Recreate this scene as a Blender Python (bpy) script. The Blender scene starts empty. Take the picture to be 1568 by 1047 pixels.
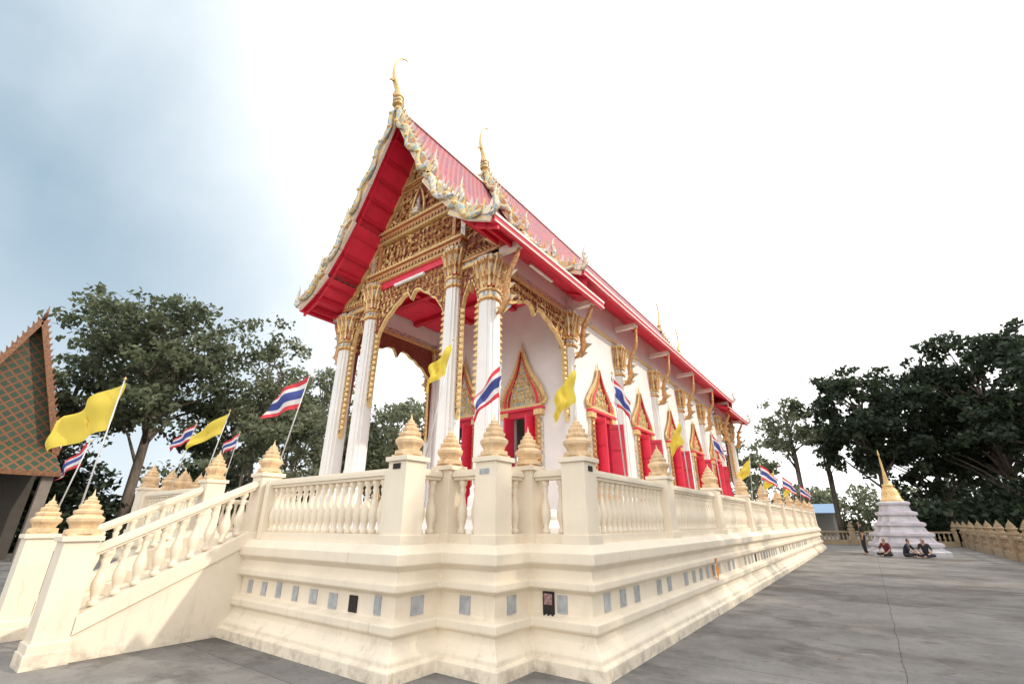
import bpy, math, random
import numpy as np
from mathutils import Vector, Matrix
R=random.Random(7)
D=bpy.data
scene=bpy.context.scene
def V(*a): return Vector(a)
# ------------------------------------------------------------ materials
def M(name,col,rough=.6,metal=0.,var=.12,scale=3.,bump=0.,bscale=30.,col2=None,stretch=(1,1,1),transl=0.,island=False,lo=.35,hi=.65,spec=None):
    m=D.materials.new(name); m.use_nodes=True; nt=m.node_tree; N=nt.nodes; L=nt.links
    b=N['Principled BSDF']; b.inputs['Roughness'].default_value=rough; b.inputs['Metallic'].default_value=metal
    if spec is not None: b.inputs['Specular IOR Level'].default_value=spec
    tc=N.new('ShaderNodeTexCoord'); mp=N.new('ShaderNodeMapping'); mp.inputs['Scale'].default_value=stretch
    L.new(tc.outputs['Object'],mp.inputs[0])
    n=N.new('ShaderNodeTexNoise'); n.inputs['Scale'].default_value=scale; n.inputs['Detail'].default_value=5; n.inputs['Roughness'].default_value=.62
    L.new(mp.outputs[0],n.inputs['Vector'])
    r=N.new('ShaderNodeValToRGB'); r.color_ramp.elements[0].position=lo; r.color_ramp.elements[1].position=hi
    c1=[max(0,c*(1-var)) for c in col]; c2=[min(1,c*(1+var*.6)) for c in col] if col2 is None else list(col)
    if col2 is not None: c1=list(col2)
    r.color_ramp.elements[0].color=(*c1,1); r.color_ramp.elements[1].color=(*c2,1)
    L.new(n.outputs['Fac'],r.inputs['Fac'])
    out=r.outputs[0]
    if island:
        g=N.new('ShaderNodeNewGeometry'); mx=N.new('ShaderNodeMix'); mx.data_type='RGBA'; mx.blend_type='MULTIPLY'
        rr=N.new('ShaderNodeMapRange'); rr.inputs[3].default_value=.5; rr.inputs[4].default_value=1.5
        L.new(g.outputs['Random Per Island'],rr.inputs[0]); mx.inputs[0].default_value=1
        L.new(out,mx.inputs[6]); L.new(rr.outputs[0],mx.inputs[7]); out=mx.outputs[2]
    L.new(out,b.inputs['Base Color'])
    if bump>0:
        n2=N.new('ShaderNodeTexNoise'); n2.inputs['Scale'].default_value=bscale; n2.inputs['Detail'].default_value=4
        L.new(mp.outputs[0],n2.inputs['Vector'])
        bp=N.new('ShaderNodeBump'); bp.inputs['Strength'].default_value=bump; bp.inputs['Distance'].default_value=.02
        L.new(n2.outputs['Fac'],bp.inputs['Height']); L.new(bp.outputs[0],b.inputs['Normal'])
    if transl>0:
        t=N.new('ShaderNodeBsdfTranslucent'); L.new(out,t.inputs['Color'])
        ms=N.new('ShaderNodeMixShader'); ms.inputs[0].default_value=transl
        L.new(b.outputs[0],ms.inputs[1]); L.new(t.outputs[0],ms.inputs[2]); L.new(ms.outputs[0],N['Material Output'].inputs['Surface'])
    return m
def stain(m,col,scale,lo,hi,stretch,amt=.6,zfade=None):
    nt=m.node_tree;N=nt.nodes;L=nt.links;b=N['Principled BSDF']
    src=b.inputs['Base Color'].links[0].from_socket
    tc=N.new('ShaderNodeTexCoord'); mp=N.new('ShaderNodeMapping'); mp.inputs['Scale'].default_value=stretch
    L.new(tc.outputs['Object'],mp.inputs[0])
    n=N.new('ShaderNodeTexNoise'); n.inputs['Scale'].default_value=scale; n.inputs['Detail'].default_value=6; n.inputs['Roughness'].default_value=.7
    L.new(mp.outputs[0],n.inputs['Vector'])
    mr=N.new('ShaderNodeMapRange'); mr.inputs[1].default_value=lo; mr.inputs[2].default_value=hi; mr.inputs[3].default_value=0; mr.inputs[4].default_value=amt
    L.new(n.outputs['Fac'],mr.inputs[0]); f=mr.outputs[0]
    if zfade:
        sx=N.new('ShaderNodeSeparateXYZ'); L.new(tc.outputs['Object'],sx.inputs[0])
        z=N.new('ShaderNodeMapRange'); z.inputs[1].default_value=zfade[0]; z.inputs[2].default_value=zfade[1]; z.inputs[3].default_value=1; z.inputs[4].default_value=zfade[2] if len(zfade)>2 else .12
        L.new(sx.outputs[2],z.inputs[0]); mu=N.new('ShaderNodeMath'); mu.operation='MULTIPLY'
        L.new(f,mu.inputs[0]); L.new(z.outputs[0],mu.inputs[1]); f=mu.outputs[0]
    mx=N.new('ShaderNodeMix'); mx.data_type='RGBA'; L.new(f,mx.inputs[0]); L.new(src,mx.inputs[6]); mx.inputs[7].default_value=(*col,1)
    L.new(mx.outputs[2],b.inputs['Base Color'])
cream=M('cream_paint',(.82,.725,.58),.55,var=.07,scale=1.3,bump=.15,bscale=60)
stain(cream,(.38,.30,.21),2.2,.56,.80,(2.5,2.5,.5),.65,(0.05,1.2))
stain(cream,(.20,.16,.12),3.0,.62,.78,(3.5,3.5,.35),.5,(0.9,1.5,.1))
stain(cream,(.20,.15,.11),5.0,.46,.70,(1,1,1),.75,(0.0,.24,0))
creamtan=M('finial_tan',(.76,.55,.33),.5,var=.15,scale=9)
stain(creamtan,(.26,.18,.10),8,.50,.74,(1,1,.5),.6)
wallt=M('perimeter_tan',(.34,.255,.16),.7,var=.2,scale=3)
white=M('white_plaster',(.83,.81,.79),.55,var=.05,scale=1.5,bump=.08)
gold=M('gold_gilt',(.70,.41,.16),.4,.12,scale=14,col2=(.38,.15,.06))
goldb=M('gold_bright',(.80,.57,.25),.36,.15,scale=12,var=.2)
relief=M('relief_ground',(.34,.10,.055),.6,.1,scale=16,col2=(.15,.02,.02),bump=.6,bscale=20)
red=M('red_lacquer',(.76,.028,.075),.42,var=.12,scale=2)
redd=M('red_dark',(.58,.015,.045),.5,var=.15,scale=3)
mosaic=M('mosaic_cream_blue',(.76,.65,.46),.3,.2,scale=13,col2=(.18,.29,.46),lo=.38,hi=.50)
mosaicg=M('mosaic_blue_gold',(.26,.42,.52),.3,.2,scale=11,col2=(.74,.52,.20),lo=.47,hi=.57)
fasc=M('fascia_cream_white',(.82,.74,.68),.5,var=.1)
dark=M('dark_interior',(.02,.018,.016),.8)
marble=M('marble_plaque',(.46,.48,.50),.35,scale=9,col2=(.29,.31,.33))
bark=M('bark',(.20,.165,.13),.9,scale=4,col2=(.09,.07,.055),bump=.6,bscale=12,stretch=(1,1,.3))
leafR=M('foliage_dark',(.048,.074,.034),.6,scale=.5,col2=(.021,.035,.018),transl=.3,island=True)
leafL=M('foliage_olive_hazed',(.150,.175,.095),.6,scale=.5,col2=(.08,.10,.056),transl=.45,island=True)  # olive leaves, lightened in the colour to stand in for air haze
leafP=M('foliage_pale_hazed',(.24,.26,.165),.6,scale=.5,col2=(.15,.175,.10),transl=.5,island=True)  # pale green, with distant haze also put into the leaf colour
polem=M('pole_steel',(.62,.62,.62),.4,.3)
fy=M('flag_yellow',(.82,.66,.10),.7,transl=.45,var=.05)
fr=M('flag_red',(.70,.06,.08),.7,transl=.4,var=.05)
fw=M('flag_white',(.82,.82,.82),.7,transl=.4,var=.03)
fb=M('flag_blue',(.07,.10,.36),.7,transl=.4,var=.05)
orange=M('orange_cloth',(.80,.28,.03),.8)
stup=M('stupa_white',(.60,.59,.62),.5,scale=2,var=.15)
stupb=M('stupa_lavender',(.50,.43,.52),.5,scale=2,var=.15)
def tiles(name,c1,c2,mort,sc,rot=None,ms=.05):
    m=D.materials.new(name); m.use_nodes=True; N=m.node_tree.nodes; L=m.node_tree.links; b=N['Principled BSDF']; b.inputs['Roughness'].default_value=.65
    tc=N.new('ShaderNodeTexCoord'); sx=N.new('ShaderNodeSeparateXYZ'); L.new(tc.outputs['Object'],sx.inputs[0])
    cb=N.new('ShaderNodeCombineXYZ'); L.new(sx.outputs[1],cb.inputs[0]); L.new(sx.outputs[2],cb.inputs[1])
    mp=N.new('ShaderNodeMapping')
    if rot: mp.inputs['Rotation'].default_value=(0,0,rot)
    L.new(cb.outputs[0],mp.inputs[0])
    br=N.new('ShaderNodeTexBrick'); br.inputs['Scale'].default_value=sc; br.inputs['Color1'].default_value=(*c1,1); br.inputs['Color2'].default_value=(*c2,1); br.inputs['Mortar'].default_value=(*mort,1)
    br.inputs['Mortar Size'].default_value=ms; br.inputs['Brick Width'].default_value=.5; br.inputs['Row Height'].default_value=.5
    if rot: br.offset=0
    L.new(mp.outputs[0],br.inputs['Vector']); L.new(br.outputs['Color'],b.inputs['Base Color'])
    bp=N.new('ShaderNodeBump'); bp.inputs['Strength'].default_value=.6; bp.inputs['Distance'].default_value=.03; bp.invert=True
    L.new(br.outputs['Fac'],bp.inputs['Height']); L.new(bp.outputs[0],b.inputs['Normal'])
    return m
tile=tiles('roof_tile',(.44,.045,.06),(.22,.045,.11),(.40,.26,.24),2.2)
tileg=tiles('green_diamond_tile',(.018,.050,.032),(.032,.068,.036),(.18,.07,.028),1.5,math.radians(45),.07)
halltrim=M('hall_trim_brown_gold',(.24,.11,.04),.5,.1,scale=8,col2=(.11,.04,.02))
# ------------------------------------------------------------ mesh builder
class MB:
    def __init__(s): s.v=[];s.f=[];s.m=[];s.sm=[];s.mats=[]
    def mi(s,m):
        if m not in s.mats: s.mats.append(m)
        return s.mats.index(m)
    def face(s,idx,m,sm=False): s.f.append(tuple(idx)); s.m.append(s.mi(m)); s.sm.append(sm)
    def add(s,pts): n=len(s.v); s.v.extend([tuple(p) for p in pts]); return n
    def quad(s,a,b,c,d,m,sm=False):
        n=s.add([a,b,c,d]); s.face((n,n+1,n+2,n+3),m,sm)
    def poly(s,pts,m): n=s.add(pts); s.face(range(n,n+len(pts)),m)
    def box(s,x0,x1,y0,y1,z0,z1,m):
        if x0>x1:x0,x1=x1,x0
        if y0>y1:y0,y1=y1,y0
        n=s.add([(x0,y0,z0),(x1,y0,z0),(x1,y1,z0),(x0,y1,z0),(x0,y0,z1),(x1,y0,z1),(x1,y1,z1),(x0,y1,z1)])
        for q in ((0,3,2,1),(4,5,6,7),(0,1,5,4),(1,2,6,5),(2,3,7,6),(3,0,4,7)): s.face([n+i for i in q],m)
    def loft(s,rings,m,sm=False,cap=True,ms=None):
        k=len(rings[0]); ns=[s.add(r) for r in rings]
        for i in range(len(rings)-1):
            mm=ms[i] if ms else m
            for j in range(k):
                a=ns[i]+j;b=ns[i]+(j+1)%k;c=ns[i+1]+(j+1)%k;d=ns[i+1]+j
                s.face((a,b,c,d),mm,sm)
        if cap:
            s.face([ns[0]+j for j in range(k)][::-1],m if not ms else ms[0]); s.face([ns[-1]+j for j in range(k)],m if not ms else ms[-1])
    def lathe(s,x,y,z,prof,m,seg=12,sm=True,sc=1.,ms=None,rot=0.):
        rings=[[(x+r*sc*math.cos(rot+2*math.pi*j/seg),y+r*sc*math.sin(rot+2*math.pi*j/seg),z+h*sc) for j in range(seg)] for r,h in prof]
        s.loft(rings,m,sm,True,ms)
    def tube(s,pts,rad,m,seg=6,sm=True,flat=1.):
        pts=[Vector(p) for p in pts]; rings=[]
        prevA=None
        for i,p in enumerate(pts):
            t=(pts[min(i+1,len(pts)-1)]-pts[max(i-1,0)]).normalized()
            if prevA is None:
                ref=Vector((0,0,1)) if abs(t.z)<.9 else Vector((1,0,0)); a=t.cross(ref).normalized()
            else: a=(prevA-t*prevA.dot(t)).normalized()
            prevA=a; b=t.cross(a)
            rings.append([p+a*rad[i]*flat*math.cos(2*math.pi*j/seg)+b*rad[i]*math.sin(2*math.pi*j/seg) for j in range(seg)])
        s.loft(rings,m,sm)
    def sweep(s,line,prof,m,closed=False):
        n=len(line); ds=[]
        for i in range(n if closed else n-1):
            a=Vector(line[i]);b=Vector(line[(i+1)%n]); d=(b-a).normalized(); ds.append(Vector((d.y,-d.x)))
        rings=[]
        for i in range(n):
            if closed: n1=ds[i-1];n2=ds[i]
            else: n1=ds[max(i-1,0)];n2=ds[min(i,n-2)]
            mt=(n1+n2)/(1+n1.dot(n2)); p=Vector(line[i])
            rings.append([(p.x+mt.x*o,p.y+mt.y*o,z) for o,z in prof])
        ns=[s.add(r) for r in rings]; k=len(prof)
        for i in range(n if closed else n-1):
            i2=(i+1)%n
            for j in range(k-1): s.face((ns[i]+j,ns[i2]+j,ns[i2]+j+1,ns[i]+j+1),m)
    def build(s,name,parent=None,bevel=0):
        me=D.meshes.new(name); me.from_pydata(s.v,[],s.f)
        for m in s.mats: me.materials.append(m)
        me.polygons.foreach_set('material_index',s.m); me.polygons.foreach_set('use_smooth',s.sm); me.update()
        o=D.objects.new(name,me); scene.collection.objects.link(o)
        if parent: o.parent=parent
        if bevel:
            b=o.modifiers.new('bevel','BEVEL'); b.width=bevel; b.segments=2; b.limit_method='ANGLE'; b.angle_limit=math.radians(40)
        return o
def empty(name,loc=(0,0,0)):
    e=D.objects.new(name,None); scene.collection.objects.link(e); e.empty_display_size=.3; return e
# ------------------------------------------------------------ terrace
C=-9.6
def mx(x): return 2*C-x
terr=empty('stone_terrace')
line=[(-8.45,4.05),(-4.65,4.05),(-4.65,4.77),(-3.75,4.77),(-3.75,5.49),(-2.85,5.49),(-2.85,39),(mx(-2.85),39),(mx(-2.85),5.49),(mx(-3.75),5.49),(mx(-3.75),4.77),(mx(-4.65),4.77),(mx(-4.65),4.05),(-10.75,4.05)]
prof=[(.23,-.05),(.23,.13),(.18,.145),(.175,.20),(.12,.25),(.07,.32),(.05,.39),(.11,.42),(.12,.44),(.12,.52),(.03,.55),(0,.56),(0,.80),(.03,.81),(.10,.85),(.10,.93),(.05,.95),(.04,1.06),(.07,1.08),(.13,1.13),(.13,1.255),(.10,1.27),(.02,1.355),(-.5,1.36)]
mb=MB(); mb.sweep(line,prof,cream); mb.poly([(x,y,1.35) for x,y in line],cream)
mb.build('base_wall',terr,bevel=.012)
FIN=[(.20,0),(.20,.05),(.15,.065),(.165,.11),(.205,.16),(.21,.20),(.165,.235),(.15,.25),(.165,.27),(.165,.30),(.115,.32),(.125,.35),(.125,.375),(.08,.395),(.088,.43),(.05,.45),(.055,.475),(.02,.50),(.0,.60)]
BAL=[(.055,0),(.055,.05),(.033,.07),(.05,.14),(.070,.23),(.066,.30),(.040,.42),(.028,.50),(.044,.57),(.030,.60),(.055,.64),(.055,.70)]
def pier(mb,fm,x,y,w=.35,z0=1.36,z1=2.42,fin=True,sc=1.):
    h=w/2
    mb.box(x-h-.025,x+h+.025,y-h-.025,y+h+.025,z0-.02,z0+.10,cream)
    mb.box(x-h,x+h,y-h,y+h,z0+.09,z1-.06,cream)
    mb.box(x-h-.035,x+h+.035,y-h-.035,y+h+.035,z1-.06,z1,cream)
    if fin:
        fm.box(x-h*.9,x+h*.9,y-h*.9,y+h*.9,z1,z1+.03,creamtan)
        j=R.uniform(-.03,.03)
        fm.lathe(x,y,z1+.03,[(r*.96,z*(.98+j)) for r,z in FIN],creamtan,seg=8,sm=False,sc=sc,rot=math.pi/8+j)
def runb(mb,bm,x0,y0,x1,y1,z=1.36,sp=.175,bh=.70,m=cream,seg=8):
    d=Vector((x1-x0,y1-y0));L=d.length
    ax=abs(x1-x0)>abs(y1-y0)
    def bar(w,za,zb):
        if ax: mb.box(x0,x1,y0-w,y0+w,za,zb,m)
        else: mb.box(x0-w,x0+w,y0,y1,za,zb,m)
    bar(.10,z-.01,z+.105); bar(.075,z+.80,z+.84); bar(.105,z+.84,z+.90); bar(.085,z+.90,z+.93)
    n=max(1,int(L/sp))
    for i in range(n):
        t=(i+.5)/n
        bm.lathe(x0+(x1-x0)*t,y0+(y1-y0)*t,z+.105,[(r,q*bh/.70) for r,q in BAL],m,seg=seg)
pm=MB();fm=MB();bm=MB()
rx=-3.025
P3=(rx,5.665);P2=(-3.925,4.945);P1=(-4.825,4.225);I1=(-4.76,4.96);I2=(-3.86,5.68)
pts_r=[P1,I1,P2,I2,P3]
for s in (0,1):
    f=(lambda x:x) if s==0 else mx
    for (x,y) in pts_r: pier(pm,fm,f(x),y,.35 if (x,y) in (P1,P2,P3) else .30, z1=2.42 if (x,y) in (P1,P2,P3) else 2.36)
    def rr(a,b,c,d):
        x0,x1=f(a),f(c)
        runb(pm,bm,min(x0,x1),b,max(x0,x1),d)
    rr(-4.825,4.40,-4.825,4.80); rr(-4.6,4.96,-4.10,4.96); rr(-3.925,5.12,-3.925,5.52); rr(-3.7,5.68,-3.2,5.68)
    ys=[5.665,8.9,12.6,16.4,20.2,24,27.8,31.6,35.4,38.82]
    for a,b in zip(ys[:-1],ys[1:]): rr(rx,a+.175,rx,b-.175)
    for y in ys[1:]: pier(pm,fm,f(rx),y)
    rr(-8.33,4.225,-5.0,4.225)
    for xx in (-5.06,-8.20): pm.box(f(xx)-.06,f(xx)+.06,4.225-.13,4.225+.13,1.36,2.262,cream)
    pier(pm,fm,f(-8.5) if s==0 else -10.7,4.225)
pm.box(-4.90,-4.76,4.035,4.05,2.26,2.33,dark); pm.box(-2.852,-2.838,5.60,5.72,2.24,2.31,dark)
pm.box(-4.02,-3.86,4.76,4.771,2.20,2.27,marble)
xs=[rx,-6.3,-9.6,-12.9,mx(rx)]
for a,b in zip(xs[:-1],xs[1:]): runb(pm,bm,b+.175,38.82,a-.175,38.82)
for x in xs[1:-1]: pier(pm,fm,x,38.82)
st=MB()
for i in range(8):
    st.box(-10.6,-8.6,2.05+i*.26,4.3,i*.17-(.0 if i else .05),(i+1)*.17-.004*(i==7),cream)
def zr(y): return 1.30+(y-2.05)*(2.29-1.30)/(4.05-2.05)
for xc in (-8.5,-10.7):
    h=.15
    def slab(ya,yb,fa,fb,hw,m=cream):
        st.loft([[(xc-hw,ya,fa(ya)),(xc+hw,ya,fa(ya)),(xc+hw,ya,fb(ya)),(xc-hw,ya,fb(ya))],[(xc-hw,yb,fa(yb)),(xc+hw,yb,fa(yb)),(xc+hw,yb,fb(yb)),(xc-hw,yb,fb(yb))]],m)
    slab(2.05,4.049,lambda y:-.05,lambda y:zr(y)-.86,h)
    slab(2.06,4.04,lambda y:zr(y)-1.02,lambda y:zr(y)-.80,h+.03)
    slab(2.06,4.05,lambda y:zr(y)-.14,lambda y:zr(y)-.10,h-.07)
    slab(2.06,4.05,lambda y:zr(y)-.10,lambda y:zr(y)-.03,h-.04)
    slab(2.06,4.05,lambda y:zr(y)-.03,lambda y:zr(y),h-.07)
    for i in range(9):
        y=2.24+i*.205; bm.lathe(xc,y,zr(y)-.80,[(r*1.15,q*.67/.70) for r,q in BAL],cream,seg=12)
    pier(pm,fm,xc,1.90,.36,.16,1.44)
    pm.box(xc-.22,xc+.22,1.68,2.12,-.05,.16,cream)
st.build('staircase',terr,bevel=.008)
pm.build('balustrade_rails_and_piers',terr,bevel=.01); fm.build('lotus_finials',terr); bm.build('balusters',terr)
q=MB()
def plq_front(x,y,z=.575,w=.17,h=.20,m=marble):
    q.box(x-w/2,x+w/2,y-.012,y+.02,z,z+h,m)
for i,x in enumerate([-8.05,-7.62,-7.2,-6.75,-6.3,-5.85,-5.42,-4.95]): plq_front(x,4.05,m=dark if i==6 else marble,w=.12+.06*R.random(),z=.57+.03*R.random(),h=.16+.05*R.random())
plq_front(-4.2,4.77);plq_front(-3.25,5.49,w=.14)
q.box(-4.67,-4.638,4.3,4.5,.575,.775,marble)
q.box(-3.77,-3.738,5.02,5.20,.575,.775,marble)
y=5.9
while y<30:
    if R.random()<.9: q.box(-2.87,-2.838,y-.09,y+.09,.58,.78,marble if R.random()<.93 else dark)
    y+=.48 if R.random()<.8 else .9
q.build('memorial_plaques',terr)
pp=MB()
pp.box(-3.52,-3.36,5.462,5.485,.56,.80,dark); pp.box(-3.50,-3.38,5.456,5.463,.66,.78,M('portrait_photo',(.5,.3,.3),.3,scale=30,col2=(.1,.05,.06)))
for xx in(-3.5,-3.44,-3.38): pp.tube([(xx,5.46,.6),(xx+.01,5.45,.52),(xx-.01,5.45,.46)],[.012,.018,.01],dark)
pp.build('portrait_plaque')
oc=MB()
g=[[(-2.74+.02*math.sin(i*2.+j),10.85+.16*j/3*(1-.2*i/5)+.02*math.sin(i),.93-.1*i) for j in range(4)] for i in range(6)]
for i in range(5):
    for j in range(3): oc.quad(g[i][j],g[i][j+1],g[i+1][j+1],g[i+1][j],orange,True)
oc.build('orange_cloth')
# ------------------------------------------------------------ ornaments
def kranok(mb,O,U,Vv,N,size,ang,flip,m,w=.30):
    rows=[]
    ca,sa=math.cos(ang),math.sin(ang)
    for i in range(6):
        t=i/5; cx=flip*(.34*math.sin(math.pi*t*1.25)-.30*t*t)*size; cy=(t-.1*math.sin(math.pi*t))*size
        ww=w*size*(1-t)**.75*(.6+.8*math.sin(math.pi*min(t+.15,1)))
        hh=.18*size*(1-t)**.5
        r=[]
        for k,(a,b) in enumerate(((-1,0),(0,1),(1,0))):
            x=cx+a*ww*.6; y=cy+a*.1*ww*flip; xx=x*ca-y*sa; yy=x*sa+y*ca
            r.append(O+U*xx+Vv*yy+N*(b*hh+.01))
        rows.append(r)
    n=mb.add([p for r in rows for p in r])
    for i in range(5):
        for k in range(2):
            a=n+i*3+k; mb.face((a,a+1,a+4,a+3),m,False)
def fill(mb,F,s0,s1,z0,z1,inside,sp,size,m,sym=None,seed=3):
    r=random.Random(seed); z=z0+sp*.3; row=0
    while z<z1:
        s=s0+sp*.5*(row%2)+sp*.2
        while s<s1:
            if inside(s,z) and inside(s+size*.2,z+size*.5) and inside(s-size*.2,z+size*.4):
                mid=sym if sym is not None else (s0+s1)/2
                fl=1 if (s<mid)==(row%2==0) else -1
                O,U,Vv,N=F(s,z)
                kranok(mb,O,U,Vv,N,size*r.uniform(.8,1.25),r.uniform(-.6,.6)+(.5 if s<mid else -.5),fl,m if r.random()<.7 else goldb)
            s+=sp
        z+=sp*.8; row+=1
# ------------------------------------------------------------ temple
tem=empty('temple_building')
YF=8.05; HC=3.0; HM=1.78; Z0=1.9; DZ=.68
YS=[8.05,12.1,15.9,19.7,23.5,27.3,31.2,35.0]
pl=MB()
pl.sweep([(C+3.55,7.45),(C+3.55,35.6),(C-3.55,35.6),(C-3.55,7.45)],[(.25,1.35),(.25,1.5),(.1,1.56),(.05,1.68),(.15,1.74),(.15,1.86),(.05,1.9),(-3.0,1.9)],white,True)
pl.box(C-3.5,C+3.5,7.5,35.5,1.6,1.895,white)
for i in range(3): pl.box(C-1.3,C+1.3,7.45-.3*(3-i),7.6,1.35,1.35+.14*(i+1),white)
pl.build('plinth',tem)
RP=[(1,.45),(.82,.45),(.82,.82),(.45,.82),(.45,1),(-.45,1),(-.45,.82),(-.82,.82),(-.82,.45),(-1,.45),(-1,-.45),(-.82,-.45),(-.82,-.82),(-.45,-.82),(-.45,-1),(.45,-1),(.45,-.82),(.82,-.82),(.82,-.45),(1,-.45)]
def ring(x,y,z,s): return [(x+a*s,y+b*s,z) for a,b in RP]
def column(cm,gm,x,y,zc,zt,s=.25):
    cm.loft([ring(x,y,1.9,s*1.35),ring(x,y,2.1,s*1.35),ring(x,y,2.18,s*1.18),ring(x,y,2.3,s*1.22),ring(x,y,2.36,s*1.06),ring(x,y,zc,s*.92)],white)
    H=zt-zc
    pr=[(0,.95),(.04,1.12),(.08,1.12),(.10,.98),(.20,.98),(.22,1.15),(.27,1.15),(.29,1.0),(.36,1.05),(.42,1.10),(.60,1.18),(.80,1.3),(.88,1.48),(.93,1.48),(.94,1.35),(1,1.4)]
    ms=[gold,goldb,gold,mosaic,gold,goldb,gold,redd,mosaic,gold,mosaic,gold,goldb,gold,mosaic]
    gm.loft([ring(x,y,zc+H*t,s*k) for t,k in pr],gold,ms=ms)
    for tier,(ta,tb,ra,rb) in enumerate(((.28,.62,1.06,1.3),(.52,.92,1.15,1.58))):
        for side in range(4):
            for k in range(4 if tier==0 else 5):
                nn=4 if tier==0 else 5
                o=((k+.5)/nn-.5)*2*(.95)
                dx,dy=((1,0),(0,1),(-1,0),(0,-1))[side]; tx,ty=-dy,dx
                za=zc+H*ta; zb=zc+H*tb; w=s*.22
                pts=[]
                for t in (0,.35,.7,1):
                    rad=s*(ra+(rb-ra)*t**1.6); ww=w*(1-t)**.6*(1 if t<.7 else .8); zz=za+(zb-za)*t; oo=o*s*(1+.25*t)
                    for e,bp in ((-1,0),(0,.035),(1,0)):
                        pts.append((x+dx*(rad+bp)+tx*(oo+e*ww),y+dy*(rad+bp)+ty*(oo+e*ww),zz))
                n=gm.add(pts); mt=goldb if (k+tier)%2 else gold
                for i in range(3):
                    for e in range(2): gm.face((n+i*3+e,n+i*3+e+1,n+i*3+e+4,n+i*3+e+3),mt)
cm=MB();gm=MB()
for sg in (1,-1):
    for y in YS: 
        column(cm,gm,C+sg*HC,y,6.8,8.05,.25)
    column(cm,gm,C+sg*HM,YF-.02,7.55,8.8,.235); column(cm,gm,C+sg*HM,35.02,7.55,8.8,.235)
cm.build('columns',tem); gm.build('capitals',tem)
T=[[(0,14.35),(.55,13.15),(1.2,11.85),(1.92,10.62)],[(1.72,10.66),(2.3,9.85),(2.98,9.08)],[(2.78,9.08),(3.4,8.65),(4.1,8.32)]]
FULL=[(0,14.35),(.55,13.15),(1.2,11.85),(1.8,10.75),(2.3,9.85),(2.9,9.12),(3.4,8.65),(4.1,8.32)]
def roofz(h,dz=0):
    h=abs(h)
    for (a,za),(b,zb) in zip(FULL[:-1],FULL[1:]):
        if h<=b: return za+(zb-za)*(h-a)/(b-a)+dz
    return 8.32+dz
wm=MB()
wh=[]
def side_wall(sg,y0,y1):
    xo=C+sg*(HC+.02); xi=C+sg*(HC-.2); zt=9.5; yc=(y0+y1)/2; w=.55; za,zb=2.9,4.75
    wm.box(xo,xi,y0,yc-w,1.9,zt,white); wm.box(xo,xi,yc+w,y1,1.9,zt,white)
    wm.box(xo,xi,yc-w,yc+w,1.9,za,white); wm.box(xo,xi,yc-w,yc+w,zb,zt,white)
    wh.append((sg,yc,za,zb,w))
for sg in (1,-1):
    for a,b in zip(YS[1:6],YS[2:7]): side_wall(sg,a,b)
for y in (YS[1],YS[6]):
    for a,b in [(-2.98,-1.75),(-.85,.85),(1.75,2.98)]: wm.box(C+a,C+b,y-.12,y+.12,1.9,8.8,white)
    for a,b in ((-1.75,-.85),(.85,1.75)): wm.box(C+a,C+b,y-.12,y+.12,4.8,8.8,white)
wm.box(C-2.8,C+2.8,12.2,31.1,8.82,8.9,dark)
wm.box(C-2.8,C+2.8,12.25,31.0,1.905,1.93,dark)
wm.build('walls',tem)
sm_=MB()
OG=[(0,1.18),(.08,1.20),(.18,1.12),(.30,.94),(.42,.70),(.54,.48),(.66,.31),(.80,.16),(.92,.06),(1,.02)]
def og(t):
    for (a,wa),(b,wb) in zip(OG[:-1],OG[1:]):
        if t<=b: return wa+(wb-wa)*(t-a)/(b-a)
    return .02
def crown(mb,F,zc,w,h,m1=gold,field=mosaicg):
    def outer(t): return w*og(t), zc+h*t
    n=16
    for i in range(n):
        a,za=outer(i/n);b,zb=outer((i+1)/n)
        for s in (1,-1):
            mb.quad(F(0,za,.06),F(s*a*.68,za,.06),F(s*b*.68,zb,.06),F(0,zb,.06),field)
            mb.quad(F(s*a*.66,za,.15),F(s*a,za,.15),F(s*b,zb,.15),F(s*b*.66,zb,.15),m1)
            mb.quad(F(s*a,za,.15),F(s*a,za,0),F(s*b,zb,0),F(s*b,zb,.15),m1)
            mb.quad(F(s*a*.66,za,.15),F(s*a*.66,za,.05),F(s*b*.66,zb,.05),F(s*b*.66,zb,.15),redd)
            mb.quad(F(s*a*.74,za,.165),F(s*a*.86,za,.165),F(s*b*.86,zb,.165),F(s*b*.74,zb,.165),red)
            mb.poly([F(s*a,za,.1),F(s*(a+.09),za+h*.05,.1),F(s*(a+.07),za+h*.13,.1),F(s*b,zb,.1)],goldb)
    for s in (1,-1):
        mb.tube([F(s*w*1.1,zc+.02,.1),F(s*(w*1.1+.16),zc+.06,.1),F(s*(w*1.1+.2),zc+.2,.1),F(s*(w*1.1+.14),zc+.34,.1)],[.07,.06,.04,.008],goldb)
    mb.tube([F(0,zc+h*.93,.07),F(0,zc+h*1.08,.07),F(0,zc+h*1.22,.05)],[.05,.03,.006],goldb)
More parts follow.
